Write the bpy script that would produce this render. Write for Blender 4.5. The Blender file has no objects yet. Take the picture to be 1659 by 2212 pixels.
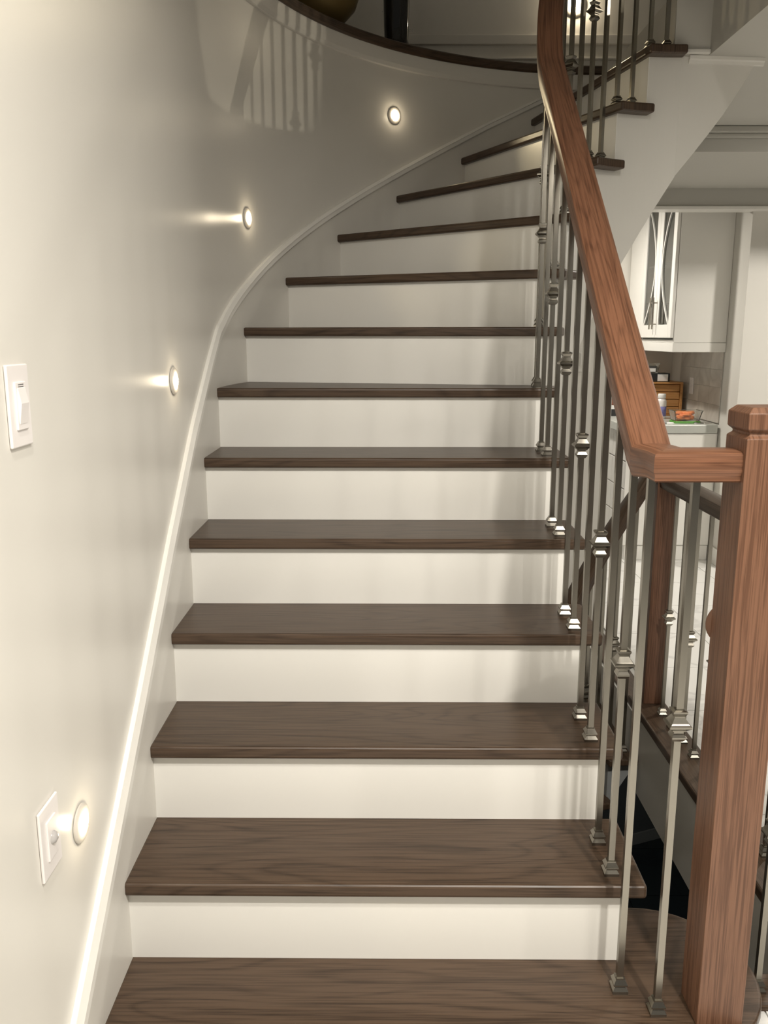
import bpy, bmesh, math, random
from mathutils import Vector, Matrix
random.seed(7)
S = bpy.context.scene
COL = S.collection
PI = math.pi

# ------------------------------------------------------------------ camera, world, lights, exposure
cam = bpy.data.cameras.new('camera')
cam.sensor_fit = 'VERTICAL'; cam.sensor_height = 36.0
cam.lens = 36.0 * 1846.45 / 2212.0
cam.clip_start = 0.02; cam.clip_end = 60
camo = bpy.data.objects.new('camera', cam); COL.objects.link(camo)
camo.location = (0, 0, 1.4954)
camo.rotation_euler = (PI/2 - 0.2046, 0, 0)
S.camera = camo

w = bpy.data.worlds.new('world'); S.world = w; w.use_nodes = True
w.node_tree.nodes['Background'].inputs[0].default_value = (1.0, 0.93, 0.82, 1)
w.node_tree.nodes['Background'].inputs[1].default_value = 0.12

WARM = (1.0, 0.945, 0.855)
def area(name, loc, size, energy, color=WARM, rot=(0, 0, 0), spread=PI):
    l = bpy.data.lights.new(name, 'AREA'); l.shape = 'DISK'; l.size = size; l.energy = energy; l.color = color; l.spread = spread
    o = bpy.data.objects.new(name, l); o.location = loc; o.rotation_euler = rot; COL.objects.link(o); return o
# recessed ceiling lamps of the hall, the stair foot and the kitchen (all outside the frame), then two added fills
area('ceiling_lamp', (-0.10, 0.30, 2.98), 0.10, 22, spread=2.75)
area('ceiling_lamp', (0.78, -0.15, 3.10), 0.12, 72, spread=2.8)
area('ceiling_lamp', (1.00, 0.35, 2.60), 0.34, 22)
area('ceiling_lamp', (2.30, 0.30, 2.43), 0.10, 20)
area('ceiling_lamp', (0.98, 5.85, 2.40), 0.12, 30)
area('ceiling_lamp', (2.75, 4.00, 2.43), 0.12, 42)  # added fill, brightens the kitchen floor and the right wall
area('basement_fill', (1.9, 4.6, -0.40), 0.30, 0.9, (0.80, 0.95, 1.0))  # added cool fill to lift the basement out of black

S.view_settings.view_transform = 'Standard'
try: S.view_settings.look = 'None'
except Exception: pass
S.view_settings.gamma = 1.0
S.view_settings.use_curve_mapping = False
S.view_settings.exposure = 0.0

# ------------------------------------------------------------------ materials
def new_mat(name):
    m = bpy.data.materials.new(name); m.use_nodes = True
    return m, m.node_tree.nodes, m.node_tree.links, m.node_tree.nodes['Principled BSDF']

def plain(name, col, rough=0.5, metal=0.0, noise=0.04, scale=40, bump=0.0, spec=0.5):
    m, N, L, P = new_mat(name)
    P.inputs['Roughness'].default_value = rough; P.inputs['Metallic'].default_value = metal
    P.inputs['Specular IOR Level'].default_value = spec
    tc = N.new('ShaderNodeTexCoord'); nz = N.new('ShaderNodeTexNoise'); nz.inputs['Scale'].default_value = scale
    nz.inputs['Detail'].default_value = 4
    L.new(tc.outputs['Object'], nz.inputs['Vector'])
    mx = N.new('ShaderNodeMix'); mx.data_type = 'RGBA'
    mx.inputs[6].default_value = (*[c*(1-noise) for c in col], 1); mx.inputs[7].default_value = (*[min(1, c*(1+noise)) for c in col], 1)
    L.new(nz.outputs['Fac'], mx.inputs[0]); L.new(mx.outputs[2], P.inputs['Base Color'])
    if bump:
        b = N.new('ShaderNodeBump'); b.inputs['Strength'].default_value = bump; b.inputs['Distance'].default_value = 0.002
        L.new(nz.outputs['Fac'], b.inputs['Height']); L.new(b.outputs['Normal'], P.inputs['Normal'])
    return m

def wood(name, light, dark, rough=0.38, rings=9.0, vscale=7.0, pores=0.55, contrast=0.7):
    """oak: nested cathedral contours plus fine pores, in UV metres (u runs along the grain)"""
    m, N, L, P = new_mat(name)
    uv = N.new('ShaderNodeUVMap'); oi = N.new('ShaderNodeObjectInfo')
    off = N.new('ShaderNodeVectorMath'); off.operation = 'MULTIPLY_ADD'
    cmb = N.new('ShaderNodeCombineXYZ')
    for i, k in enumerate((7.3, 3.1, 5.7)):
        mm = N.new('ShaderNodeMath'); mm.operation = 'MULTIPLY'; mm.inputs[1].default_value = k*3
        L.new(oi.outputs['Random'], mm.inputs[0]); L.new(mm.outputs[0], cmb.inputs[i])
    add = N.new('ShaderNodeVectorMath'); add.operation = 'ADD'
    L.new(uv.outputs[0], add.inputs[0]); L.new(cmb.outputs[0], add.inputs[1])
    def mapped(sx, sy):
        mp = N.new('ShaderNodeMapping'); mp.inputs['Scale'].default_value = (sx, sy, 1)
        L.new(add.outputs[0], mp.inputs['Vector']); return mp
    n1 = N.new('ShaderNodeTexNoise'); n1.inputs['Scale'].default_value = 1; n1.inputs['Detail'].default_value = 1.5
    n1.inputs['Roughness'].default_value = 0.35
    L.new(mapped(1.1, vscale).outputs[0], n1.inputs['Vector'])
    mul = N.new('ShaderNodeMath'); mul.operation = 'MULTIPLY'; mul.inputs[1].default_value = rings
    L.new(n1.outputs['Fac'], mul.inputs[0])
    pp = N.new('ShaderNodeMath'); pp.operation = 'PINGPONG'; pp.inputs[1].default_value = 0.5
    L.new(mul.outputs[0], pp.inputs[0])
    r1 = N.new('ShaderNodeMapRange'); r1.inputs[1].default_value = 0.0; r1.inputs[2].default_value = 0.22
    L.new(pp.outputs[0], r1.inputs[0])
    n2 = N.new('ShaderNodeTexNoise'); n2.inputs['Scale'].default_value = 1; n2.inputs['Detail'].default_value = 3
    L.new(mapped(6, 260).outputs[0], n2.inputs['Vector'])
    r2 = N.new('ShaderNodeMapRange'); r2.inputs[1].default_value = 0.40; r2.inputs[2].default_value = 0.56
    L.new(n2.outputs['Fac'], r2.inputs[0])
    n3 = N.new('ShaderNodeTexNoise'); n3.inputs['Scale'].default_value = 1; n3.inputs['Detail'].default_value = 2
    L.new(mapped(0.9, 3).outputs[0], n3.inputs['Vector'])
    # combine
    a = N.new('ShaderNodeMath'); a.operation = 'MULTIPLY'; a.inputs[1].default_value = contrast*(1-pores)
    L.new(r1.outputs[0], a.inputs[0])
    b = N.new('ShaderNodeMath'); b.operation = 'MULTIPLY_ADD'; b.inputs[1].default_value = contrast*pores
    L.new(r2.outputs[0], b.inputs[0]); L.new(a.outputs[0], b.inputs[2])
    c = N.new('ShaderNodeMath'); c.operation = 'MULTIPLY_ADD'; c.inputs[1].default_value = 0.35
    L.new(n3.outputs['Fac'], c.inputs[0]); L.new(b.outputs[0], c.inputs[2]); c.use_clamp = True
    mx = N.new('ShaderNodeMix'); mx.data_type = 'RGBA'
    mx.inputs[6].default_value = (*dark, 1); mx.inputs[7].default_value = (*light, 1)
    L.new(c.outputs[0], mx.inputs[0]); L.new(mx.outputs[2], P.inputs['Base Color'])
    P.inputs['Roughness'].default_value = rough
    P.inputs['Specular IOR Level'].default_value = 0.35
    bp = N.new('ShaderNodeBump'); bp.inputs['Strength'].default_value = 0.12; bp.inputs['Distance'].default_value = 0.001
    L.new(b.outputs[0], bp.inputs['Height']); L.new(bp.outputs['Normal'], P.inputs['Normal'])
    return m

def marble(name, base, vein, rough=0.25, scale=2.5, width=0.05):
    m, N, L, P = new_mat(name)
    tc = N.new('ShaderNodeTexCoord')
    mp = N.new('ShaderNodeMapping'); L.new(tc.outputs['Object'], mp.inputs['Vector'])
    oi = N.new('ShaderNodeObjectInfo'); cm = N.new('ShaderNodeCombineXYZ')
    mm = N.new('ShaderNodeMath'); mm.operation = 'MULTIPLY'; mm.inputs[1].default_value = 13
    L.new(oi.outputs['Random'], mm.inputs[0]); L.new(mm.outputs[0], cm.inputs[0]); L.new(mm.outputs[0], cm.inputs[1])
    L.new(cm.outputs[0], mp.inputs['Location'])
    n = N.new('ShaderNodeTexNoise'); n.inputs['Scale'].default_value = scale; n.inputs['Detail'].default_value = 6; n.inputs['Distortion'].default_value = 1.2
    L.new(mp.outputs[0], n.inputs['Vector'])
    s = N.new('ShaderNodeMath'); s.operation = 'SUBTRACT'; s.inputs[1].default_value = 0.5; L.new(n.outputs['Fac'], s.inputs[0])
    ab = N.new('ShaderNodeMath'); ab.operation = 'ABSOLUTE'; L.new(s.outputs[0], ab.inputs[0])
    r = N.new('ShaderNodeMapRange'); r.inputs[1].default_value = 0; r.inputs[2].default_value = width; L.new(ab.outputs[0], r.inputs[0])
    mx = N.new('ShaderNodeMix'); mx.data_type = 'RGBA'; mx.inputs[6].default_value = (*vein, 1); mx.inputs[7].default_value = (*base, 1)
    L.new(r.outputs[0], mx.inputs[0]); L.new(mx.outputs[2], P.inputs['Base Color']); P.inputs['Roughness'].default_value = rough
    return m

def metal(name, col, rough):
    m, N, L, P = new_mat(name)
    P.inputs['Metallic'].default_value = 1; P.inputs['Roughness'].default_value = rough
    tc = N.new('ShaderNodeTexCoord'); n = N.new('ShaderNodeTexNoise'); n.inputs['Scale'].default_value = 12; n.inputs['Detail'].default_value = 2
    L.new(tc.outputs['Object'], n.inputs['Vector'])
    mx = N.new('ShaderNodeMix'); mx.data_type = 'RGBA'
    mx.inputs[6].default_value = (*[c*.94 for c in col], 1); mx.inputs[7].default_value = (*[c*1.04 for c in col], 1)
    L.new(n.outputs['Fac'], mx.inputs[0]); L.new(mx.outputs[2], P.inputs['Base Color'])
    return m

def emit(name, col, strength):
    m, N, L, P = new_mat(name)
    P.inputs['Base Color'].default_value = (0.9, 0.9, 0.88, 1)
    P.inputs['Emission Color'].default_value = (*col, 1); P.inputs['Emission Strength'].default_value = strength
    return m

def glass(name, col=(1, 1, 1), rough=0.02, alpha_mix=0.0):
    m, N, L, P = new_mat(name)
    P.inputs['Base Color'].default_value = (*col, 1); P.inputs['Transmission Weight'].default_value = 1
    P.inputs['Roughness'].default_value = rough; P.inputs['IOR'].default_value = 1.45
    return m

M = {}
M['basement'] = plain('basement_shade_paint', (0.30, 0.31, 0.31), 0.6, noise=0.03, scale=3)  # paint darkened, so the basement's lack of light sits in the colour
M['wall'] = plain('wall_paint', (0.74, 0.715, 0.66), 0.32, noise=0.02, scale=3, spec=0.45)
M['white'] = plain('white_trim_paint', (0.86, 0.84, 0.79), 0.35, noise=0.015, scale=6)
M['riser'] = plain('riser_paint', (0.86, 0.845, 0.80), 0.33, noise=0.015, scale=4)
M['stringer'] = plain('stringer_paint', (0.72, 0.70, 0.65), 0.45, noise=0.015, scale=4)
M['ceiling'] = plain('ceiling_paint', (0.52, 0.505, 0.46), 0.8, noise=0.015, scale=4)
M['tread'] = wood('dark_oak_tread', (0.082, 0.052, 0.033), (0.024, 0.014, 0.008), 0.36, rings=15, vscale=8, contrast=0.85)
M['rail'] = wood('red_brown_oak_rail', (0.190, 0.088, 0.049), (0.062, 0.026, 0.014), 0.36, rings=16, vscale=22, pores=0.6, contrast=0.85)
M['post'] = wood('red_brown_oak_post', (0.205, 0.104, 0.062), (0.070, 0.031, 0.017), 0.40, rings=9, vscale=60, pores=0.8, contrast=0.6)
M['nickel'] = metal('brushed_nickel', (0.31, 0.29, 0.25), 0.27)
M['tile'] = marble('white_floor_tile', (0.80, 0.79, 0.76), (0.66, 0.65, 0.63), 0.16, 1.6, 0.03)
M['grout'] = plain('grout', (0.55, 0.54, 0.51), 0.8)
M['btile'] = marble('slate_basement_tile_shaded', (0.060, 0.074, 0.080), (0.05, 0.06, 0.066), 0.3, 2, 0.05)  # tile colour darkened too, in place of the deep shade down there
M['splash'] = marble('backsplash_marble', (0.62, 0.58, 0.52), (0.47, 0.43, 0.38), 0.3, 2.6, 0.14)
M['cabinet'] = plain('cabinet_lacquer', (0.83, 0.81, 0.76), 0.35, noise=0.01)
M['counter'] = plain('grey_counter', (0.50, 0.51, 0.47), 0.25, noise=0.06, scale=90)
M['plate'] = plain('white_plastic', (0.84, 0.80, 0.78), 0.3, noise=0.01)
M['lens'] = emit('lamp_lens', (1.0, 0.86, 0.62), 14)
M['ring'] = plain('lamp_ring', (0.62, 0.58, 0.52), 0.35)
M['sensor'] = plain('sensor_lens', (0.45, 0.43, 0.42), 0.15)
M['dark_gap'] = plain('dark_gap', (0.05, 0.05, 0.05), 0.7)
M['gold'] = plain('aged_gold', (0.30, 0.21, 0.08), 0.45, metal=0.6, noise=0.15, scale=12)
M['blackglass'] = plain('black_glass', (0.012, 0.012, 0.012), 0.06)
M['bamboo'] = wood('honey_wood', (0.52, 0.26, 0.09), (0.36, 0.16, 0.05), 0.45, rings=5, vscale=10, contrast=0.7)
M['black'] = plain('matte_black', (0.02, 0.02, 0.02), 0.5)
M['paper'] = plain('white_paper', (0.85, 0.84, 0.82), 0.7)
M['greypaper'] = plain('grey_magazine', (0.30, 0.31, 0.30), 0.4, noise=0.2, scale=30)
M['clear'] = glass('clear_plastic', (0.9, 0.92, 0.9), 0.08)
M['pane'] = glass('cabinet_glass', (0.45, 0.46, 0.44), 0.05)
M['carrot'] = plain('orange_carrot', (0.80, 0.22, 0.05), 0.5, noise=0.15)
M['green'] = plain('green_plastic', (0.12, 0.40, 0.05), 0.4)
M['violet'] = plain('violet_label', (0.20, 0.19, 0.42), 0.5, noise=0.3, scale=60)
M['silver'] = metal('silver_foil', (0.55, 0.55, 0.53), 0.35)
M['steel'] = metal('steel_handle', (0.42, 0.39, 0.34), 0.3)
M['brown'] = plain('brown_paper', (0.28, 0.12, 0.08), 0.7)

# ------------------------------------------------------------------ helpers
def link(name, me, mat=None, parent=None):
    o = bpy.data.objects.new(name, me); COL.objects.link(o)
    if mat is not None: me.materials.append(M[mat] if isinstance(mat, str) else mat)
    if parent is not None: o.parent = parent
    return o

def mesh(name, vs, fs, mat=None, parent=None, grain=None, bevel=0, seg=2, smooth=False, angle=0.6):
    me = bpy.data.meshes.new(name); me.from_pydata([tuple(v) for v in vs], [], fs)
    bm = bmesh.new(); bm.from_mesh(me)
    bmesh.ops.recalc_face_normals(bm, faces=bm.faces); bm.to_mesh(me); bm.free()
    if grain is not None: uvbox(me, grain)
    o = link(name, me, mat, parent)
    if bevel:
        b = o.modifiers.new('bevel', 'BEVEL'); b.width = bevel; b.segments = seg; b.limit_method = 'ANGLE'; b.angle_limit = angle
    if smooth:
        for p in me.polygons: p.use_smooth = True
    return o

def uvbox(me, grain):
    g = Vector(grain).normalized()
    lay = me.uv_layers.new(name='UVMap') if not me.uv_layers else me.uv_layers[0]
    for p in me.polygons:
        n = p.normal
        gg = g - n*g.dot(n)
        if gg.length < 0.3:
            t = Vector((0, 0, 1)) if abs(n.z) < 0.7 else Vector((0, 1, 0))
            gg = t - n*t.dot(n)
        gg.normalize(); v = n.cross(gg)
        for li in p.loop_indices:
            co = me.vertices[me.loops[li].vertex_index].co
            lay.data[li].uv = (co.dot(gg), co.dot(v) + n.x*0.37 + n.y*0.71)

def boxv(x0, y0, z0, x1, y1, z1):
    return [(x0,y0,z0),(x1,y0,z0),(x1,y1,z0),(x0,y1,z0),(x0,y0,z1),(x1,y0,z1),(x1,y1,z1),(x0,y1,z1)]
BF = [(0,3,2,1),(4,5,6,7),(0,1,5,4),(1,2,6,5),(2,3,7,6),(3,0,4,7)]
def box(name, a, b, mat, parent=None, bevel=0, grain=None, seg=2):
    return mesh(name, boxv(*a, *b), BF, mat, parent, grain, bevel, seg)

def boxes(name, lst, mat, parent=None, bevel=0, grain=None):
    vs, fs = [], []
    for a, b in lst:
        n = len(vs); vs += boxv(*a, *b); fs += [tuple(i+n for i in f) for f in BF]
    return mesh(name, vs, fs, mat, parent, grain, bevel)

def prism(name, poly, z0, z1, mat, parent=None, bevel=0, grain=None, seg=2):
    n = len(poly)
    vs = [(p[0], p[1], z0) for p in poly] + [(p[0], p[1], z1) for p in poly]
    fs = [tuple(reversed(range(n))), tuple(range(n, 2*n))] + [(i, (i+1) % n, n+(i+1) % n, n+i) for i in range(n)]
    return mesh(name, vs, fs, mat, parent, grain, bevel, seg)

def loft(name, rings, mat, parent=None, closed=True, caps=True, smooth=False, uv=None, grain=None, bevel=0):
    """rings: list of equal-length point lists. uv: per ring u, per point v"""
    n = len(rings[0]); vs = [p for r in rings for p in r]; fs = []
    for i in range(len(rings)-1):
        for j in range(n if closed else n-1):
            k = (j+1) % n; fs.append((i*n+j, i*n+k, (i+1)*n+k, (i+1)*n+j))
    if caps and closed: fs += [tuple(range(n)), tuple(range((len(rings)-1)*n, len(rings)*n))]
    me = bpy.data.meshes.new(name); me.from_pydata([tuple(v) for v in vs], [], fs)
    if uv:
        us, vv = uv; lay = me.uv_layers.new(name='UVMap')
        for p in me.polygons:
            idx = [me.loops[l].vertex_index for l in p.loop_indices]
            for l, vi in zip(p.loop_indices, idx):
                j = vi % n; i = vi//n
                v = vv[j]
                if closed and j == 0 and any(q % n == n-1 for q in idx) and len(idx) == 4: v = vv[n]
                lay.data[l].uv = (us[i], v)
    bm = bmesh.new(); bm.from_mesh(me); bmesh.ops.recalc_face_normals(bm, faces=bm.faces); bm.to_mesh(me); bm.free()
    if grain is not None: uvbox(me, grain)
    o = link(name, me, mat, parent)
    if smooth:
        for p in me.polygons: p.use_smooth = True
    if bevel:
        b = o.modifiers.new('bevel', 'BEVEL'); b.width = bevel; b.segments = 2; b.limit_method = 'ANGLE'
    return o

def lathe(name, prof, mat, parent=None, seg=32, center=(0,0,0), smooth=True, axis=None):
    """prof [(r,z)]; axis: Matrix rotating z to wanted direction"""
    rings = []
    for r_, z_ in prof:
        ring = []
        for i in range(seg):
            a = 2*PI*i/seg; v = Vector((r_*math.cos(a), r_*math.sin(a), z_))
            if axis is not None: v = axis @ v
            ring.append(tuple(v+Vector(center)))
        rings.append(ring)
    return loft(name, rings, mat, parent, smooth=smooth)

def sq_mesh(name, prof):
    """square-section stack of (half width, z) around the z axis"""
    rings = [[(-h,-h,z),(h,-h,z),(h,h,z),(-h,h,z)] for h, z in prof]
    vs = [p for r_ in rings for p in r_]; fs = [(3,2,1,0), tuple(len(vs)-4+i for i in range(4))]
    for i in range(len(rings)-1):
        for j in range(4):
            k = (j+1) % 4; fs.append((i*4+j, i*4+k, i*4+4+k, i*4+4+j))
    me = bpy.data.meshes.new(name); me.from_pydata(vs, [], fs); return me

def tag(o, label=None, cat=None, group=None, kind=None):
    if label: o['label'] = label
    if cat: o['category'] = cat
    if group: o['group'] = group
    if kind: o['kind'] = kind
    return o
def empty(name, loc=(0,0,0), label=None, cat=None, group=None, kind=None):
    o = bpy.data.objects.new(name, None); COL.objects.link(o); o.location = loc; o.empty_display_size = 0.1
    return tag(o, label, cat, group, kind)
def struct(o, label=None): return tag(o, label, None, None, 'structure')

# ------------------------------------------------------------------ stair geometry (measured)
r = 0.19; g = 0.2296; K0 = 7.0743; DTH = 0.2271; RO = 1.5384; RN = 0.4556; RS = 0.505; RB = 0.522
CX, CY, PSI = 1.010, 2.7305, -0.0083
OV = 0.020; TT = 0.030
cps, sps = math.cos(PSI), math.sin(PSI)
def W(lx, ly): return (CX + cps*lx - sps*ly, CY + sps*lx + cps*ly)
def W3(lx, ly, z): a = W(lx, ly); return (a[0], a[1], z)
def path(R, s):
    """point at path parameter s (number of risers, k=s) on radius R"""
    if s <= K0: return (-R, -g*(K0-s))
    th = DTH*(s-K0); return (-R*math.cos(th), R*math.sin(th))
def th_of(s): return DTH*(s-K0) if s > K0 else 0.0
def adv(R, s, d):
    """local point on radius R shifted by d in the walking direction at nosing s"""
    p = path(R, s); th = th_of(s); return (p[0]+d*math.sin(th), p[1]+d*math.cos(th))
def nose_z(s): return r*s
def wall_pt(s_m, R=RO):
    """wall arc length s_m (0 where the arc starts) -> local xy, inward normal"""
    if s_m <= 0: return (-R, s_m), (1.0, 0.0)
    th = s_m/RO; return (-R*math.cos(th), R*math.sin(th)), (math.cos(th), -math.sin(th))
def s_to_k(s_m): return K0 + (s_m/g if s_m <= 0 else (s_m/RO)/DTH)

# ------------------------------------------------------------------ structure: curved wall, floors, ceilings
TH_END = math.radians(94.0)
def wall_strip(name, z0, z1, s0, s1, n, thick=0.12, mat='wall', label=None, R=RO):
    rings = []
    for i in range(n+1):
        s_m = s0 + (s1-s0)*i/n
        p, nn = wall_pt(s_m, R); q = (p[0]-nn[0]*thick, p[1]-nn[1]*thick)
        rings.append([W3(p[0],p[1],z0), W3(p[0],p[1],z1), W3(q[0],q[1],z1), W3(q[0],q[1],z0)])
    o = loft(name, rings, mat, None)
    me = o.data
    for p in me.polygons: p.use_smooth = True
    m = o.modifiers.new('edges', 'EDGE_SPLIT'); m.split_angle = math.radians(30)
    return struct(o, label)
S_END = RO*TH_END
wall_strip('wall_left', -2.66, 2.655, -4.2, S_END, 150, label='tall cream curved wall on the left of the stairs')

# moulding that follows the stairs on the wall
OFF = [(-2.6,.205),(-1.5,.212),(-1.0,.225),(-.7,.24),(-.4,.238),(-.15,.205),(.05,.165),(.35,.143),(.7,.129),(1.1,.114),(1.5,.101),(1.85,.09),(2.3,.06),(2.6,.05)]
WID = [(-2.6,.085),(-.8,.085),(-.3,.07),(0,.055),(.35,.043),(.8,.037),(2.6,.03)]
def lerp(tab, x):
    if x <= tab[0][0]: return tab[0][1]
    for (a, b), (c, d) in zip(tab, tab[1:]):
        if x <= c: return b+(d-b)*(x-a)/(c-a)
    return tab[-1][1]
rings = []
for i in range(161):
    s_m = -2.4 + (2.36+2.4)*i/160
    p, nn = wall_pt(s_m); zn = nose_z(s_to_k(s_m)); zu = zn+lerp(OFF, s_m); wd = lerp(WID, s_m)
    ring = []
    for f, d in ((1,-.004),(1,.010),(.80,.014),(.66,.017),(.60,.012),(.50,.012),(.12,.012),(0,.008),(0,-.004)):
        ring.append(W3(p[0]+nn[0]*d, p[1]+nn[1]*d, zu-wd*(1-f)))
    rings.append(ring)
struct(loft('trim_1', rings, 'white'), 'white moulding climbing the curved wall above the treads')

# ledge: dark wood shelf on top of the curved wall, white cove under it
def ring_strip(name, prof, th0, th1, n, mat, s0=None):
    rings = []
    for i in range(n+1):
        th = th0+(th1-th0)*i/n
        rings.append([W3(-R*math.cos(th), R*math.sin(th), z) for R, z in prof])
    us = [RO*(th0+(th1-th0)*i/n) for i in range(n+1)]
    vv = [0.0]
    for a, b in zip(prof, prof[1:]+prof[:1]): vv.append(vv[-1]+math.hypot(a[0]-b[0], a[1]-b[1]))
    return loft(name, rings, mat, None, uv=(us, vv))
ledge = ring_strip('trim_2', [(1.515,2.662),(1.509,2.668),(1.509,2.694),(1.515,2.70),(2.02,2.70),(2.02,2.662)], math.radians(-4), math.radians(89.2), 70, 'tread')
struct(ledge, 'dark wood ledge along the top of the curved wall')
cove = ring_strip('trim_3', [(1.526,2.600),(1.530,2.598),(1.545,2.598),(1.545,2.664),(1.520,2.664),(1.522,2.615)], math.radians(-4), math.radians(89), 70, 'wall')
struct(cove, 'pale flat band under the dark wood ledge')

# main floor slabs
fl = prism('floor', [(-.60,-2.2),(4.2,-2.2),(4.2,6.75),(1.015,6.75),(1.015,4.4),(1.01,4.27),(1.01,3.235),(1.145,3.235),(1.145,1.70),(.50,1.70),(-.60,1.70)], -.20, -.006, 'grout')
struct(fl, 'white tiled main floor')
tw = .46
tile_me = None
def floor_tile(x0, y0, x1, y1):
    o = box('floor_tile', (0,0,0), (x1-x0-.004, y1-y0-.004, .006), 'tile', fl)
    o.location = (x0+.002, y0+.002, -.006); return o
xs = [1.145+tw*i for i in range(6)]; ys = [3.235+tw*i for i in range(8)]
base = None
def tiles(x_list, y_list, w_, h_):
    global base
    me = None
    for x in x_list:
        for y in y_list:
            if me is None:
                o = floor_tile(x, y, x+w_, y+h_); me = o.data
            else:
                o = bpy.data.objects.new('floor_tile', me); COL.objects.link(o); o.parent = fl; o.location = (x+.002, y+.002, -.006)
tiles([1.145+tw*i for i in range(5)], [3.235+tw*i for i in range(7)], tw, tw)
tiles([1.145+tw*i for i in range(4)], [1.70+.3836*i for i in range(4)], tw, .3836)
tiles([-.52+tw*i for i in range(9)], [1.698-tw*(i+1) for i in range(4)], tw, tw)

# well of the basement stair: dark wood kerbs with pale fascia
kr = box('trim_4', (1.015,1.70,-.006), (1.145,3.33,.03), 'tread', None, .006, (0,1,0)); struct(kr, 'dark wood kerb on the right edge of the stairwell')
kn = box('trim_5', (.50,1.66,-.006), (1.015,1.765,.012), 'tread', None, .005, (1,0,0)); struct(kn, 'dark wood nosing on the near edge of the stairwell')
struct(box('wall_well', (1.03,1.70,-.34), (1.13,3.235,-.008), 'stringer'), 'pale fascia under the kerb of the stairwell')

# basement box
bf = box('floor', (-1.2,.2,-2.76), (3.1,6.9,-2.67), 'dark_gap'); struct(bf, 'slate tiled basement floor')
me = None
for i in range(6):
    for j in range(10):
        if me is None:
            o = box('slate_tile', (0,0,0), (.592,.592,.008), 'btile', bf); me = o.data
        else:
            o = bpy.data.objects.new('slate_tile', me); COL.objects.link(o); o.parent = bf
        o.location = (-.55+.6*i, .95+.6*j, -2.67)
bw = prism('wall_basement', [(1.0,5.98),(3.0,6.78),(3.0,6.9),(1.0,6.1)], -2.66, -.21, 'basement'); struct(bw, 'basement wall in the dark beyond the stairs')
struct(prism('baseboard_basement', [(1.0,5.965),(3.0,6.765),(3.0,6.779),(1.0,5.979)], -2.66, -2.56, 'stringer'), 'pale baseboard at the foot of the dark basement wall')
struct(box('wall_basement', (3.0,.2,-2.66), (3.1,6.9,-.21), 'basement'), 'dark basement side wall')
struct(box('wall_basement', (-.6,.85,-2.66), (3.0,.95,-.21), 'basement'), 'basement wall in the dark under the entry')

# first-floor ceiling / upstairs slab
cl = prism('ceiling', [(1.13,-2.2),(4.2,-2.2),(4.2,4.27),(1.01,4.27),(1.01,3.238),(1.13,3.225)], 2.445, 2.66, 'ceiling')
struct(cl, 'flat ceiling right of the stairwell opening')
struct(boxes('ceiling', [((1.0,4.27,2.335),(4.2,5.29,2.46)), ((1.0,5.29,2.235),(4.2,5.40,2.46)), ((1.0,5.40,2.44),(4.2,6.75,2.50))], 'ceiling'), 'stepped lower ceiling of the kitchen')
struct(boxes('trim_6', [((1.0,4.240,2.415),(4.2,4.269,2.444)), ((1.0,4.255,2.395),(4.2,4.269,2.415))], 'ceiling', None, .006), 'cornice along the ceiling step')
struct(boxes('trim_7', [((1.0,5.275,2.215),(4.2,5.40,2.2345))], 'white', None, .003), 'narrow bead under the kitchen bulkhead')
# moulding where the stringer meets the ceiling
rings = []
for x_ in (1.062, 1.20, 1.335):
    y_ = 3.236+.10*(x_-1.04)
    rings.append([(x_, y_-d, z) for d, z in ((-.001,2.420),(.005,2.421),(.009,2.430),(.015,2.434),(.016,2.4445),(-.001,2.4445))])
struct(loft('trim_8', rings, 'stringer'), 'small white moulding between stringer and ceiling')
struct(box('trim_9', (1.012,3.212,2.447),(1.13,3.236,2.462),'stringer',None,.004), 'thin bead under the landing edge')
# upstairs walls
uw = box('wall_back', (-1.6,4.75,2.66), (4.2,4.87,5.3), 'wall'); struct(uw, 'dim wall behind the upstairs ledge')
struct(boxes('baseboard_back', [((-1.6,4.730,2.66),(4.2,4.749,2.865)), ((-1.6,4.722,2.865),(4.2,4.749,2.878)), ((-1.6,4.735,2.94),(4.2,4.749,2.986))], 'wall', None, .004), 'layered baseboard of the upstairs wall')
struct(box('floor', (-1.6,2.2,2.56), (1.0,4.75,2.655), 'tread', None, 0, (1,0,0)) if False else prism('floor', [W(-2.0*math.cos(t), 2.0*math.sin(t)) for t in [math.radians(a) for a in range(0,91,6)]]+[(1.0,4.75),(-1.6,4.75),(-1.6,2.73)], 2.56, 2.655, 'tread', None, 0, (1,0,0)), 'dark upstairs floor behind the ledge')
struct(box('wall_left', (-1.72,1.0,2.66), (-1.6,4.87,5.3), 'wall'), 'dim upstairs side wall')
struct(box('wall_upstairs', (2.9,-2.2,2.66), (3.0,4.87,5.3), 'wall'), 'upstairs hall wall out of the frame')
struct(box('ceiling', (-1.72,-2.2,5.3), (4.2,4.87,5.4), 'ceiling'), 'high ceiling over the stairwell')

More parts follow.
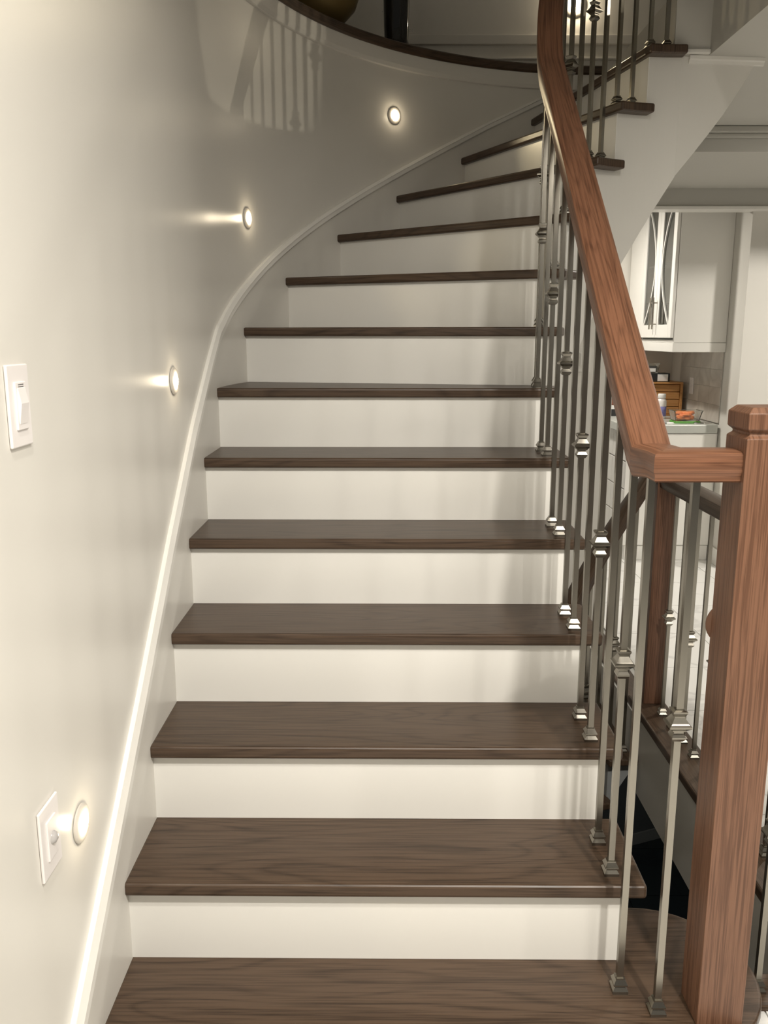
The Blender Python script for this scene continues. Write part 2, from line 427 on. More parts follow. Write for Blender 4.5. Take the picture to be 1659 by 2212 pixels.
# ------------------------------------------------------------------ main staircase
def arc_pts(R, s0, s1, n):
    return [path(R, s0+(s1-s0)*i/n) for i in range(n+1)]
def tread_poly(k, back_extra=.035):
    if k < K0-1.2: n = 1
    else: n = 5
    outer = []; inner = []
    # back line (under the next riser)
    b_o = adv(RO+.004, k+1, OV+.012); b_i = adv(RN, k+1, .028); b_is = adv(RS+.01, k+1, .028)
    o_ = [adv(RO+.004, k, 0)] + arc_pts(RO+.004, k, k+1, n)[1:] + [b_o]
    i_ = [path(RN, k)] + arc_pts(RN, k, k+1, n)[1:] + [b_i]
    return o_ + list(reversed(i_))
def make_stair(name, dz, k_lo, k_hi, label, mat_riser, first=None):
    st = empty(name, (0,0,0), label, 'staircase')
    for k in range(k_lo, k_hi+1):
        z = k*r + dz
        th = th_of(k+.5)
        grain = (math.cos(-th+PSI), math.sin(-th+PSI), 0)
        if k == 1 and first: first(st); 
        else:
            poly = [W(*p) for p in tread_poly(k)]
            prism('tread', poly, z-TT, z, 'tread', st, .007, grain, 3)
        # riser below this tread
        a0 = adv(RO+.003, k, OV); a1 = adv(RO+.003, k, OV+.014); b0 = adv(RS, k, OV); b1 = adv(RS, k, OV+.014)
        if not (k == 1 and first):
            prism('riser', [W(*a0), W(*b0), W(*b1), W(*a1)], z-r+.0005, z-TT+.001, mat_riser, st)
    # inner stringer face (stepped top, helical bottom), 14 mm thick
    top = []; 
    for k in range(k_lo, k_hi+1):
        s0 = k; s1 = k+1
        n = 1 if k < K0-1.2 else 5
        for i in range(n+1):
            s = s0+(s1-s0)*i/n
            da = OV+.014 if s0 >= 0 else 0
            top.append((s, k*r+dz-TT, da))
    return st, top
SOFF = 0.65
def stringer(st, k_lo, k_hi, dz, k_tail=None, soff=SOFF, mat='stringer'):
    """one quad strip per tread at radius RS, following tread underside above and the soffit line below"""
    rings = []
    for k in range(k_lo, k_hi+1):
        n = 3 if k < K0-1.2 else 6
        for i in range(n+1):
            s = k+(i/n); d = OV+.002
            p = adv(RS, s, d); q = adv(RS+.016, s, d)
            seff = s + d/ (g if s < K0 else RS*DTH)
            zt = k*r+dz-TT+.001; zb = nose_z(seff)+dz-soff
            rings.append([W3(*p, zb), W3(*p, zt), W3(*q, zt), W3(*q, zb)])
    if k_tail:
        # past the landing the stringer runs straight up to the ceiling
        for x_, z_ in ((1.040,2.052),(1.104,2.131),(1.150,2.190),(1.200,2.257),(1.255,2.342),(1.300,2.418),(1.316,2.4442)):
            y_ = 3.236+.10*(x_-1.04)
            rings.append([(x_, y_, z_), (x_, y_, 2.4446), (x_, y_+.10, 2.4446), (x_, y_+.10, z_)])
    return loft('stringer', rings, mat, st)
def soffit(st, k_lo, k_hi, dz, ro=RO-.002):
    rings = []; n = int((k_hi-k_lo)*5)
    for i in range(n+1):
        s = k_lo+(k_hi-k_lo)*i/n
        z = nose_z(s)+dz-SOFF-(.01*max(0, s-14))
        p = path(RS+.003, s); q = path(ro if s < 13.6 else RS+.10, s)
        rings.append([W3(*p, z), W3(*q, z), W3(*q, z+.012), W3(*p, z+.012)])
    return loft('soffit', rings, 'stringer', st)

def first_step(st):
    z = r
    y0 = adv(RO, 1, 0)[1]; yb = adv(RO, 2, OV+.012)[1]
    # curtail step: circle round the newel, centre and radius measured in the photo (world metres)
    cx, cy, R = .570, 1.560, .205
    pl = W(-RO-.004, y0); pb = W(-RO-.004, yb)
    ring = [(cx+R*math.cos(a), cy+R*math.sin(a)) for a in [math.radians(-90+10*i) for i in range(19)]]
    yf = cy-R
    poly = [(pl[0], yf)] + ring + [(.42, cy+R), (.42, pb[1]), (pb[0], pb[1])]
    prism('tread', poly, z-TT, z, 'tread', st, .007, (1,0,0), 3)
    R2 = R-.025
    ring = [(cx+R2*math.cos(a), cy+R2*math.sin(a)) for a in [math.radians(-90+10*i) for i in range(19)]]
    poly = [(pl[0], cy-R2)] + ring + [(.42, cy+R2), (.42, pb[1]), (pb[0], pb[1])]
    prism('riser', poly, 0.0005, z-TT+.001, 'riser', st)
st, _ = make_stair('curved_staircase', 0.0, 1, 13, 'curved staircase with dark oak treads and white risers', 'riser', first_step)
# landing nosing (tread 14) and its riser
a0 = adv(RO+.003, 14, OV); b0 = adv(RS, 14, OV); a1 = adv(RO+.003, 14, OV+.014); b1 = adv(RS, 14, OV+.014)
prism('riser', [W(*a0), W(*b0), W(*b1), W(*a1)], 13*r+.0005, 14*r-TT, 'riser', st)
pn = [adv(RO-.04, 14, 0), adv(RN, 14, 0), adv(RN, 14, .12), adv(RO-.04, 14, .12)]
prism('tread', [W(*p) for p in pn], 14*r-TT+.006, 14*r+.006, 'tread', st, .007, (math.cos(-th_of(14)), math.sin(-th_of(14)), 0), 3)
stringer(st, 1, 13, 0.0, 16.35)
soffit(st, 2.2, 14.1, 0.0)

# basement staircase, same plan one storey lower
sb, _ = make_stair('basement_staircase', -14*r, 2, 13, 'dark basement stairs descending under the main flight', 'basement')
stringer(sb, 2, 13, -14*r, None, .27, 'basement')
prism('tread', [W(*p) for p in [adv(RO-.01, 14, 0), adv(RN, 14, 0), adv(RN, 14, .10), adv(RO-.01, 14, .10)]], -TT-.002, .004, 'tread', sb, .006, (math.cos(-th_of(14)), math.sin(-th_of(14)), 0))

# ------------------------------------------------------------------ balusters
SHOE = sq_mesh('base_shoe', [(.0155,0),(.0155,.006),(.0105,.0135),(.0105,.0155),(.0140,.0170),(.0140,.0195),(.0088,.0285),(.0088,.031)])
KNOB = sq_mesh('knuckle', [(.0075,-.030),(.0085,-.030),(.0125,-.024),(.0125,-.021),(.0090,-.014),(.0090,-.011),(.0125,-.009),(.0125,-.007),(.0200,-.001),(.0200,.003),(.0170,.005),(.0150,.007),(.0095,.017),(.0095,.019),(.0130,.026),(.0130,.029),(.0085,.031),(.0075,.031)])
for me_ in (SHOE, KNOB):
    me_.materials.append(M['nickel'])
BAR_CACHE = {}
def baluster(parent, x, y, z0, z1, rot, collar=None):
    hb = .00635
    me = sq_mesh('baluster', [(hb, 0), (hb, z1-z0)]); me.materials.append(M['nickel'])
    o = bpy.data.objects.new('baluster', me); COL.objects.link(o); o.parent = parent
    o.location = (x, y, z0); o.rotation_euler = (0, 0, rot)
    s_ = bpy.data.objects.new('base_shoe', SHOE); COL.objects.link(s_); s_.parent = o
    if collar:
        c_ = bpy.data.objects.new('knuckle', KNOB); COL.objects.link(c_); c_.parent = o; c_.location = (0, 0, collar)
    return o

# handrail profile (side offset, height above underside)
RAILP = [(-.031,0),(.031,0),(.034,.003),(.034,.012),(.0375,.018),(.0375,.042),(.036,.048),(.030,.052),(.0,.0535),(-.030,.052),(-.036,.048),(-.0375,.042),(-.0375,.018),(-.034,.012),(-.034,.003)]
RH = .0535
def rail_sweep(name, pts, mat, parent, vertical=True):
    """pts: (x,y,z_underside) world; section kept plumb, mitred in plan"""
    rings = []; us = [0.0]
    for i, p in enumerate(pts):
        a = pts[max(0, i-1)]; b = pts[min(len(pts)-1, i+1)]
        d1 = Vector((p[0]-a[0], p[1]-a[1])); d2 = Vector((b[0]-p[0], b[1]-p[1]))
        if d1.length < 1e-6: d1 = d2
        if d2.length < 1e-6: d2 = d1
        d1.normalize(); d2.normalize()
        t = (d1+d2).normalized(); n = Vector((t.y, -t.x)); sc = 1/max(.4, n.dot(Vector((d1.y, -d1.x))))
        # slope for the plumb height of the section
        rings.append([(p[0]+n.x*o_*sc, p[1]+n.y*o_*sc, p[2]+h*p[3]) for o_, h in RAILP])
        if i: us.append(us[-1]+math.dist(pts[i][:3], pts[i-1][:3]))
    vv = [0.0]
    for a, b in zip(RAILP, RAILP[1:]+RAILP[:1]): vv.append(vv[-1]+math.hypot(a[0]-b[0], a[1]-b[1]))
    o = loft(name, rings, mat, parent, uv=(us, vv), smooth=True)
    m = o.modifiers.new('edges', 'EDGE_SPLIT'); m.split_angle = math.radians(38)
    return o

H = 0.955                 # top of the rail above the nosing line
Z_LEVEL_TOP = 1.304
def rail_top(s):
    return max(Z_LEVEL_TOP, nose_z(s)+H)
cosl = math.cos(math.atan(r/g))
def rail_under(s):
    f = 1/cosl if nose_z(s)+H > Z_LEVEL_TOP+.005 else 1.0
    return rail_top(s)-RH*f
sr = empty('stair_railing', (0,0,0), 'red brown oak handrail with newel and nickel balusters climbing the curved stairs', 'railing')
pts = [(.604, 1.457, Z_LEVEL_TOP-RH, 1), (.4905, 1.457, Z_LEVEL_TOP-RH, 1), (.4905, 1.475, Z_LEVEL_TOP-RH, 1)]
s_start = (Z_LEVEL_TOP-H)/r
NS = 90
s_lo = s_start-.0
for i in range(NS+1):
    s = s_lo + (15.6-s_lo)*i/NS
    x, y = W(*path(RB-.004, s)); slope = r/g if s < K0 else r/(RB*DTH)
    f = min(1/math.cos(math.atan(slope)), 1.9)
    if i == 0: f = 1.12
    # blend the pitch change where the straight flight meets the turn
    if K0-1 < s < K0+1.5:
        t = (s-K0+1)/2.5; f = (1-t)*(1/cosl) + t*min(1/math.cos(math.atan(r/(RB*DTH))), 1.9)
    pts.append((x, y, rail_top(s)-RH*f, f))
rail = rail_sweep('handrail', pts, 'rail', sr)

# newel post
def newel(name, x0, y0, wd, z0, ztop, parent, cap_drop=.042, mat='post'):
    hw = wd/2; cx, cy = x0+hw, y0+hw
    prof = [(hw, z0), (hw, ztop-cap_drop-.010), (hw-.007, ztop-cap_drop-.004), (hw-.007, ztop-cap_drop), (hw, ztop-cap_drop+.006), (hw, ztop-.010), (hw-.010, ztop)]
    rings = [[(cx-h,cy-h,z),(cx+h,cy-h,z),(cx+h,cy+h,z),(cx-h,cy+h,z)] for h, z in prof]
    return loft(name, rings, mat, parent, grain=(0,0,1), bevel=.0015)
nw = newel('newel_post', .602, 1.412, .088, r, 1.377, sr)
def rail_under_at(s):
    slope = r/g if s < K0 else r/(RB*DTH)
    f = 1.0 if nose_z(s)+H <= Z_LEVEL_TOP else min(1/math.cos(math.atan(slope)), 1.9)
    return rail_top(s)-RH*f+.012
# level one under the short rail by the newel
baluster(sr, .536, 1.449, r, Z_LEVEL_TOP-RH+.006, 0, .609)
POS = {1: [1.73], }
for k in range(1, 14):
    fr = POS.get(k, [k+.21, k+.70] if k < 7 else [k+.245, k+.745])
    for j, s in enumerate(fr):
        if k == 6: s = (6.20, 6.66)[j]
        x, y = W(*path(RB, s)); th = th_of(s)
        col = .47 if (j == 0 and k > 1) else None
        baluster(sr, x, y, k*r, rail_under_at(s), -th+PSI, col)

# ------------------------------------------------------------------ guard around the basement well
gr = empty('guard_railing', (0,0,0), 'dark guard rail with nickel balusters on the kerb behind the newel', 'railing')
GX = 1.095
nw2 = newel('newel_post', 1.052, 3.235, .086, .03, 1.02, gr)
GT = .972
rail_sweep('handrail', [(GX, 3.236, GT-RH, 1), (GX, 1.74, GT-RH, 1), (GX, 1.700, GT-RH, 1), (.785, 1.700, GT-RH, 1), (.735, 1.650, GT-RH, 1), (.660, 1.508, GT-RH, 1)], 'tread', gr)
lathe('rail_rosette', [(.0,0),(.041,0),(.041,.008),(.036,.014),(.0,.016)], 'post', gr, 28, (.636, 1.5005, .972), True, Matrix.Rotation(-PI/2, 3, 'X'))
y = 3.135; j = 0
while y > 1.80:
    baluster(gr, GX, y, .03, GT-RH+.004, 0, (.40 if j % 2 == 0 else None)); y -= .116; j += 1
x = .862; j = 1
while x < 1.06:
    baluster(gr, x, 1.712, .012, GT-RH+.004, 0, (.40 if j % 2 else None)); x += .116; j += 1

# basement stair rail, descending from the far newel
br = empty('basement_railing', (0,0,0), 'dark handrail with nickel balusters descending to the basement', 'railing')
pts = []
DZB = -14*r
for i in range(61):
    s = 14.35 + (4.5-14.35)*i/60
    x, y = W(*path(RB+.008, s)); slope = r/g if s < K0 else r/(RB*DTH); f = min(1/math.cos(math.atan(slope)), 1.75)
    pts.append((x, y, nose_z(s)+DZB+.985-RH*f, f))
rail_sweep('handrail', pts, 'tread', br)
for k in range(5, 14):
    for j, s in enumerate((k+.25, k+.75)):
        x, y = W(*path(RB+.008, s)); slope = r/g if s < K0 else r/(RB*DTH); f = min(1/math.cos(math.atan(slope)), 1.75)
        baluster(br, x, y, k*r+DZB, nose_z(s)+DZB+.985-RH*f+.012, -th_of(s)+PSI, .47 if j == 0 else None)

# ------------------------------------------------------------------ step lights, switches on the curved wall
def frame_on_wall(s_m, z, off=0.0):
    p, n = wall_pt(s_m); x, y = W(p[0]+n[0]*off, p[1]+n[1]*off)
    nw_ = Vector((cps*n[0]-sps*n[1], sps*n[0]+cps*n[1], 0)); up = Vector((0,0,1)); t = up.cross(nw_)
    return Matrix(((t.x, up.x, nw_.x, x), (t.y, up.y, nw_.y, y), (t.z, up.z, nw_.z, z), (0,0,0,1)))
def disc_mesh(name, prof, mat, seg=32):
    rings = [[(rr*math.cos(2*PI*i/seg), rr*math.sin(2*PI*i/seg), zz) for i in range(seg)] for rr, zz in prof]
    o = loft(name, rings, mat, None, smooth=True); m = o.modifiers.new('e', 'EDGE_SPLIT'); m.split_angle = math.radians(40)
    return o
def step_light(mw, label, glow=.16, beam=2.0, aim=(0, -.25, 1.0)):
    t = empty('step_light', (0,0,0), label, 'wall light', 'small round step lights')
    t.matrix_world = mw
    ring = disc_mesh('trim_ring', [(.0205,.001),(.0345,.001),(.0345,.004),(.030,.0075),(.0225,.0075),(.0205,.004)], 'ring'); ring.parent = t
    lens = disc_mesh('lens', [(.0005,.012),(.010,.0115),(.017,.009),(.0208,.005),(.0208,.002),(.0005,.002)], 'lens'); lens.parent = t
    # the lamp's own light: a soft spill close to the wall and a beam across the stairs
    l = bpy.data.lights.new('step_light_spill', 'POINT'); l.energy = glow; l.color = (1,.84,.6); l.shadow_soft_size = .012
    lo = bpy.data.objects.new('step_light_spill', l); COL.objects.link(lo); lo.parent = t; lo.location = (0,0,.026)
    l = bpy.data.lights.new('step_light_beam', 'SPOT'); l.energy = beam; l.color = (1,.82,.5); l.shadow_soft_size = .01; l.spot_size = math.radians(70); l.spot_blend = .6
    lo = bpy.data.objects.new('step_light_beam', l); COL.objects.link(lo); lo.parent = t; lo.location = (0,0,.03)
    d = Vector(aim).normalized(); lo.rotation_euler = d.to_track_quat('-Z', 'Y').to_euler()
    return t
step_light(frame_on_wall(-1.370, .647), 'lowest round step light, beside the motion sensor plate')
step_light(frame_on_wall(-.562, 1.381), 'round step light second from the bottom, near the white moulding')
step_light(frame_on_wall(.384, 1.893), 'round step light where the wall starts to curve, with a streak')
step_light(frame_on_wall(1.358, 2.413), 'uppermost round step light on the curved wall under the ledge', beam=5.0)
mw = Matrix(((1,0,0,.965),(0,0,-1,4.749),(0,1,0,3.125),(0,0,0,1)))
step_light(mw, 'bright round light on the upstairs wall behind the handrail', 1.6, 9.0, (0,-.3,1)).scale = (1.6,1.6,1.6)

def wall_box(name, mw, x0, y0, z0, x1, y1, z1, mat, parent, bevel=.001):
    o = box(name, (x0,y0,z0), (x1,y1,z1), mat, parent, bevel); return o
# rocker switch
sw = empty('light_switch', (0,0,0), 'white rocker dimmer switch plate at the left edge of the photo', 'switch'); sw.matrix_world = frame_on_wall(-1.480, 1.393)
wall_box('cover_plate', None, -.036,-.060,.0006,.036,.060,.0055,'plate',sw,.0018)
boxes('frame_insert', [((-.018,-.035,.005),(.018,.035,.0085))], 'plate', sw, .0012)
mesh('rocker', [(-.0125,-.026,.008),(.0125,-.026,.008),(.0125,.026,.008),(-.0125,.026,.008),(-.0125,-.026,.009),(.0125,-.026,.009),(.0125,.004,.0135),(-.0125,.004,.0135),(.0125,.026,.0095),(-.0125,.026,.0095)],
     [(0,3,2,1),(4,5,6,7),(7,6,8,9),(0,1,5,4),(1,2,8,6,5),(3,0,4,7,9),(2,3,9,8)], 'plate', sw)
boxes('slider_groove', [((-.009,.0275,.0083),(.009,.0285,.0088)),((-.009,.0305,.0083),(.009,.0315,.0088))], 'dark_gap', sw)
# motion sensor switch
ms = empty('motion_sensor', (0,0,0), 'white motion sensor plate beside the lowest step light', 'sensor'); ms.matrix_world = frame_on_wall(-1.503, .704)
wall_box('cover_plate', None, -.037,-.060,.0006,.037,.060,.0055,'plate',ms,.0018)
boxes('frame_insert', [((-.0175,-.034,.005),(.0175,.034,.0085))], 'plate', ms, .0012)
ln = disc_mesh('sensor_lens', [(.0005,.0165),(.004,.0160),(.0085,.0135),(.011,.0085),(.0005,.0085)], 'sensor', 20); ln.parent = ms
# switch by the basement door on the lower wall
s3 = empty('light_switch', (0,0,0), 'grey looking switch plate on the far wall behind the balusters', 'switch'); s3.matrix_world = frame_on_wall(RO*math.radians(88.3), 1.375)
wall_box('cover_plate', None, -.036,-.060,.0006,.036,.060,.0055,'stringer',s3,.0015)
boxes('frame_insert', [((-.0175,-.034,.005),(.0175,.034,.0085))], 'stringer', s3, .0012)
box('rocker', (-.013,-.028,.008), (.013,.028,.0115), 'stringer', s3, .001)

# ------------------------------------------------------------------ ornaments on the upstairs ledge
def on_ledge(R, deg):
    th = math.radians(deg); return W(-R*math.cos(th), R*math.sin(th))
x, y = on_ledge(1.76, 42.2)
urn = empty('gold_urn', (x, y, 2.70), 'round aged gold urn on the dark ledge above the wall', 'urn')
lathe('body', [(.0,0),(.07,0),(.075,.012),(.06,.03),(.10,.06),(.165,.13),(.19,.20),(.175,.27),(.12,.33),(.075,.37),(.08,.40),(.095,.41),(.08,.41),(.065,.37)], 'gold', urn, 40)
x, y = on_ledge(1.63, 53.6)
vs_ = empty('black_vase', (x, y, 2.70), 'tall black glass vase standing on the dark ledge', 'vase')
lathe('body', [(.0,0),(.070,0),(.072,.006),(.060,.022),(.052,.045),(.054,.10),(.057,.25),(.060,.45),(.058,.455),(.050,.45),(.046,.06),(.0,.055)], 'blackglass', vs_, 36)
for i in range(5):
    a = 2*PI*i/5+.4
    mesh_o = loft('stem', [[(rr*math.cos(t)+.02*math.cos(a)*k, rr*math.sin(t)+.02*math.sin(a)*k, .07+.13*k) for t in [2*PI*q/6 for q in range(6)]] for k, rr in ((0,.004),(1,.004),(2,.0035),(4,.003))], 'brown', vs_)
# crystal drops hanging on the vase
for i, (dx, dz) in enumerate(((.058,.045),(.058,.038),(.068,.047),(.068,.040),(-.060,.115))):
    lathe('crystal_bead', [(.0,-.003),(.003,0),(.0,.003)], 'silver', vs_, 8, (dx, -.045+.0*i, dz+.03), True)

# ------------------------------------------------------------------ kitchen nook
XW = 2.20; YE = 5.60; YB = 6.62
struct(box('wall_back', (.9,YB,-.006), (2.3,YB+.1,2.439), 'wall'), 'pale kitchen back wall behind the counter')
wr = box('wall_right', (XW,5.35,-.006), (XW+.12,YB,2.439), 'wall'); struct(wr, 'kitchen side wall with marble tiles')
struct(box('wall_right', (XW+.12,5.35,-.006), (4.2,5.45,2.234), 'wall'), 'plain warm wall right of the kitchen counter')
struct(boxes('baseboard_right', [((XW-.014,5.35,0),(XW-.001,5.60,.11)), ((XW-.014,5.335,0),(4.2,5.349,.11))], 'white', None, .003), 'white baseboard at the kitchen wall end')
me = None
for i in range(4):
    for j in range(4):
        if me is None:
            o = box('backsplash_tile', (0,0,0), (.008,.1942,.1150), 'splash', wr, .0012); me = o.data
        else:
            o = bpy.data.objects.new('backsplash_tile', me); COL.objects.link(o); o.parent = wr
            b = o.modifiers.new('bevel', 'BEVEL'); b.width = .0012; b.segments = 1
        o.location = (XW-.009, 5.615+.195*i+(.0 if j % 2 else .0), .925+.1155*j)
# base cabinet
bc = empty('base_cabinet', (1.60, 5.6, 0), 'white base cabinet with a column of knobbed drawers', 'cabinet')
def cb(name, a, b, mat, parent, bevel=.002):
    a = (a[0]-1.60, a[1]-5.6, a[2]); b = (b[0]-1.60, b[1]-5.6, b[2]); return box(name, a, b, mat, parent, bevel)
cb('body', (1.62,5.615,.10), (XW-.003,YB-.003,.858), 'cabinet', bc)
cb('end_panel', (1.60,5.60,.105), (XW-.016,5.614,.858), 'cabinet', bc)
cb('plinth', (1.625,5.608,.001), (XW-.016,YB-.003,.10), 'cabinet', bc)
for i in range(3):
    y0 = 5.625+.325*i
    for j in range(4):
        z0 = .115+.186*j
        d = cb('drawer', (1.602,y0,z0), (1.619,y0+.319,z0+.178), 'cabinet', bc)
        k = lathe('knob', [(.0,0),(.005,0),(.005,.012),(.011,.018),(.011,.024),(.0,.026)], 'steel', d, 12, (1.602-1.60, y0+.16-5.6, z0+.089), True, Matrix.Rotation(-PI/2, 3, 'Y'))
ct = box('countertop', (1.565,5.585,.862), (XW-.016,YB-.003,.918), 'counter', None, .005); tag(ct, 'grey stone countertop on the white base cabinet', 'countertop')
# upper cabinet
UX = 1.86
uc = empty('upper_cabinet', (UX, 5.6, 1.385), 'white upper cabinet with arched glass doors and flat side', 'cabinet')
def ub(name, a, b, mat, parent, bevel=.002):
    a = (a[0]-UX, a[1]-5.6, a[2]-1.385); b = (b[0]-UX, b[1]-5.6, b[2]-1.385); return box(name, a, b, mat, parent, bevel)
def ubs(name, lst, mat, parent, bevel=.002):
    return boxes(name, [(tuple(p-q for p, q in zip(a, (UX,5.6,1.385))), tuple(p-q for p, q in zip(b, (UX,5.6,1.385)))) for a, b in lst], mat, parent, bevel)
ZT = 2.40
ubs('body', [((UX,5.60,1.445),(XW-.001,5.618,ZT)), ((UX,6.585,1.445),(XW-.001,YB-.004,ZT)), ((UX,5.618,1.445),(XW-.001,6.585,1.463)), ((UX,5.618,ZT-.018),(XW-.001,6.585,ZT)), ((2.16,5.618,1.463),(XW-.001,6.585,ZT-.018)), ((UX,6.275,1.463),(2.16,6.29,ZT-.018))], 'cabinet', uc)
ub('light_rail', (UX-.004,5.597,1.385), (XW-.001,6.60,1.444), 'cabinet', uc)
for i in range(2):
    ub('shelf', (UX+.02,5.62,1.70+.25*i), (2.158,6.27,1.715+.25*i), 'cabinet', uc)
def door(y0, y1, side):
    zb, zt = 1.475, ZT-.002; st_ = .062
    x0, x1 = UX-.022, UX-.002
    d = ubs('door', [((x0,y0,zb),(x1,y0+st_,zt)), ((x0,y1-st_,zb),(x1,y1,zt)), ((x0,y0+st_,zb),(x1,y1-st_,zb+.085)), ((x0,y0+st_,zt-.06),(x1,y1-st_,zt))], 'cabinet', uc)
    p = ub('pane', (UX-.013,y0+st_,zb+.085), (UX-.009,y1-st_,zt-.06), 'pane', d, 0)
    # arched mullion
    rings = []; n = 24
    ya, yb = (y0+st_+.010, y1-st_-.010) if side > 0 else (y1-st_-.010, y0+st_+.010)
    for i in range(n+1):
        t = i/n; z = zb+.085+(zt-.06-zb-.085)*t; f = 1-(2*t-1)**2
        yy = ya+(yb-ya)*f
        rings.append([(xx-UX, yy+dy-5.6, z-1.385) for xx, dy in ((x0+.001,-.008),(x0+.001,.008),(x1-.006,.008),(x1-.006,-.008))])
    loft('mullion', rings, 'cabinet', d)
    hy = y1-.03 if side > 0 else y0+.03
    h = ubs('handle', [((x0-.034,hy-.005,1.53),(x0-.024,hy+.005,1.74)), ((x0-.026,hy-.004,1.56),(x0,hy+.004,1.568)), ((x0-.026,hy-.004,1.70),(x0,hy+.004,1.708))], 'steel', d)
door(5.603, 5.938, 1); door(5.942, 6.277, -1)
ub('filler_panel', (UX-.022,6.281,1.475), (UX-.002,6.60,ZT-.002), 'cabinet', uc)

# things on the counter
ZC = .918
bb = empty('bread_box', (2.02, 6.34, ZC), 'honey coloured wooden bread box against the kitchen wall', 'box')
boxes('body', [((-.19,-.13,0),(.135,.15,.012)), ((-.19,-.13,.228),(.135,.15,.242)), ((-.19,-.13,.012),(-.172,.15,.228)), ((.117,-.13,.012),(.135,.15,.228)), ((-.172,.138,.012),(.117,.15,.228))], 'bamboo', bb, .002, (1,0,0))
for i in range(4): box('slat', (-.170,-.122+.004*(i == 3),.014+.0533*i), (.115,-.108,.064+.0533*i), 'bamboo', bb, .003, (1,0,0))
b1 = box('storage_box', (-.10,-.06,0), (.09,.06,.062), 'black', None, .003); b1.location = (1.975, 6.30, ZC+.2425); tag(b1, 'flat black box with white label on the bread box', 'box')
box('box_label', (.00,-.0612,.006), (.075,-.0602,.054), 'paper', b1)
c1 = empty('plastic_tub', (1.93, 6.30, ZC+.305), 'small clear tub on top of the flat black box', 'container')
loft('body', [[(sx*a, sy*a*.8, z) for sx, sy in ((-1,-1),(1,-1),(1,1),(-1,1))] for a, z in ((.050,0),(.062,.065),(.066,.066),(.066,.070),(.058,.070),(.047,.004))], 'clear', c1)
box('dark_contents', (-.045,-.034,.0045), (.045,.034,.05), 'black', c1, .004)
box('tub_label', (-.02,-.054,.01), (.03,-.0525,.035), 'paper', c1)
bt = empty('pill_bottle', (1.948, 6.03, ZC), 'white pill bottle with violet label beside the bread box', 'bottle')
lathe('body', [(.0,0),(.031,0),(.034,.004),(.034,.118),(.030,.132),(.021,.138),(.021,.142),(.0,.142)], 'plate', bt, 28)
lathe('bottle_label', [(.0346,.018),(.0346,.085)], 'violet', bt, 28, (0,0,0), True)
lathe('cap', [(.0,.142),(.026,.142),(.027,.144),(.027,.168),(.025,.172),(.0,.172)], 'paper', bt, 24)
fc = empty('food_container', (2.005, 5.72, ZC), 'clear lidded container of carrots on green tray', 'container')
boxes('tray', [((-.075,-.045,0),(.095,.065,.008)), ((-.075,-.045,.008),(-.070,.065,.014)), ((.090,-.045,.008),(.095,.065,.014)), ((-.070,-.045,.008),(.090,-.040,.014)), ((-.070,.060,.008),(.090,.065,.014))], 'green', fc, .002)
loft('cover', [[(sx*a+.01, sy*b+.01, z) for sx, sy in ((-1,-1),(1,-1),(1,1),(-1,1))] for a, b, z in ((.078,.047,.0145),(.094,.06,.080),(.098,.064,.081),(.098,.064,.085),(.090,.057,.085),(.075,.044,.0175))], 'clear', fc)
for i in range(26):
    rr = .010; L_ = .05
    a = random.uniform(-.5, .5); px, py = random.uniform(-.035,.055), random.uniform(-.01,.03); pz = .029+.0115*(i//7)
    rings = [[(px+math.cos(a)*u*L_, py+math.sin(a)*u*L_+q*math.cos(t), pz+q*math.sin(t)) for t in [2*PI*m_/8 for m_ in range(8)]] for u, q in ((-.5,.003),(-.42,rr*.9),(.3,rr),(.5,.003))]
    loft('carrot', rings, 'carrot', fc, smooth=True)
wc = lathe('jar_lid', [(.0,0),(.022,0),(.023,.002),(.023,.010),(.020,.012),(.0,.012)], 'paper', None, 24); wc.location = (1.885, 5.63, ZC); tag(wc, 'white round lid lying by the carrot container', 'lid')
mg = box('magazine', (-.10,-.06,0), (.10,.06,.010), 'greypaper', None, .002); mg.location = (1.78, 5.70, ZC); mg.rotation_euler = (0,0,.15); tag(mg, 'grey magazine lying at the counter end', 'magazine')
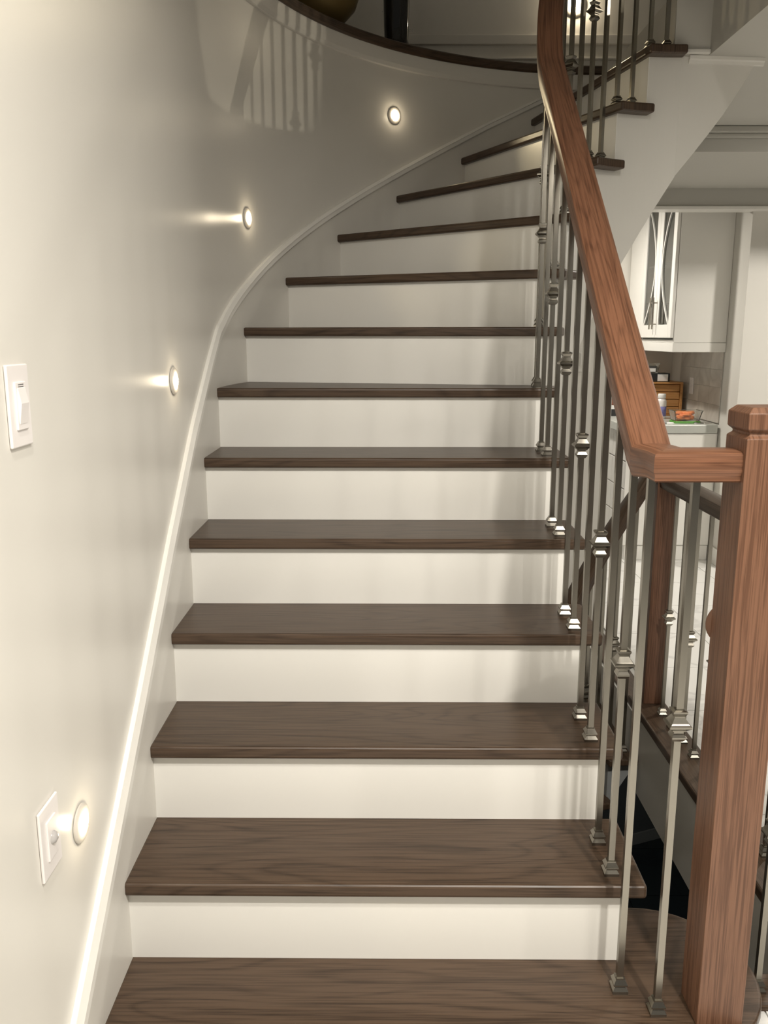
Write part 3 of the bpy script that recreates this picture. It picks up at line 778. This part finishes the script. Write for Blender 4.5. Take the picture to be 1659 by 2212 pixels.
pp_ = mesh('paper_sheet', [(-.06,-.03,0),(.07,-.01,0),(-.04,.05,0),(-.06,-.03,.001),(.07,-.01,.001),(-.04,.05,.001)], [(0,2,1),(3,4,5),(0,1,4,3),(1,2,5,4),(2,0,3,5)], 'paper'); pp_.location = (1.80, 5.71, ZC+.0105); tag(pp_, 'folded white paper on the grey magazine', 'paper')
for i, (x, y, a, lab) in enumerate(((2.085,5.69,.2,'silver packet at the right end of the counter, nearer the edge'),(2.11,5.80,-.3,'silver packet at the right end of the counter, nearer the tiles'))):
    f_ = loft('foil_packet', [[(-.035,-.02,0),(.035,-.02,0),(.035,.02,0),(-.035,.02,0)], [(-.033,-.018,.006),(.033,-.018,.003),(.033,.018,.007),(-.033,.018,.004)], [(-.02,-.01,.012),(.02,-.008,.008),(.018,.01,.013),(-.018,.01,.010)]], 'silver'); f_.location = (x, y, ZC); f_.rotation_euler = (0,0,a); tag(f_, lab, 'packet')
cm_ = empty('coffee_maker', (1.70, 6.30, ZC), 'small black appliance with pale band half hidden behind the handrail', 'appliance')
box('base', (-.08,-.10,0), (.08,.10,.05), 'black', cm_, .006)
box('band', (-.082,-.102,.05), (.082,.102,.075), 'paper', cm_, .003)
box('body', (-.07,-.06,.075), (.07,.09,.17), 'brown', cm_, .012)
ot = empty('outlet_plate', (XW-.0095, 6.14, 1.14), 'pale outlet plate on the marble backsplash', 'outlet')
box('cover_plate', (-.005,-.036,-.058), (0,.036,.058), 'plate', ot, .0015)
boxes('socket', [((-.0065,-.015,.008),(-.0045,.015,.036)), ((-.0065,-.015,-.036),(-.0045,.015,-.008))], 'plate', ot, .001)

# ------------------------------------------------------------------ upstairs hall lamp low on the wall, throws the baluster shadows
hl = bpy.data.lights.new('hall_step_light', 'SPOT'); hl.energy = 52; hl.color = (1,.9,.72); hl.shadow_soft_size = .012; hl.spot_size = math.radians(19); hl.spot_blend = .35
ho = bpy.data.objects.new('hall_step_light', hl); COL.objects.link(ho); ho.location = (2.86, 2.50, 3.14)
ho.rotation_euler = (Vector((-.49, 3.16, 2.55))-Vector(ho.location)).to_track_quat('-Z', 'Y').to_euler()
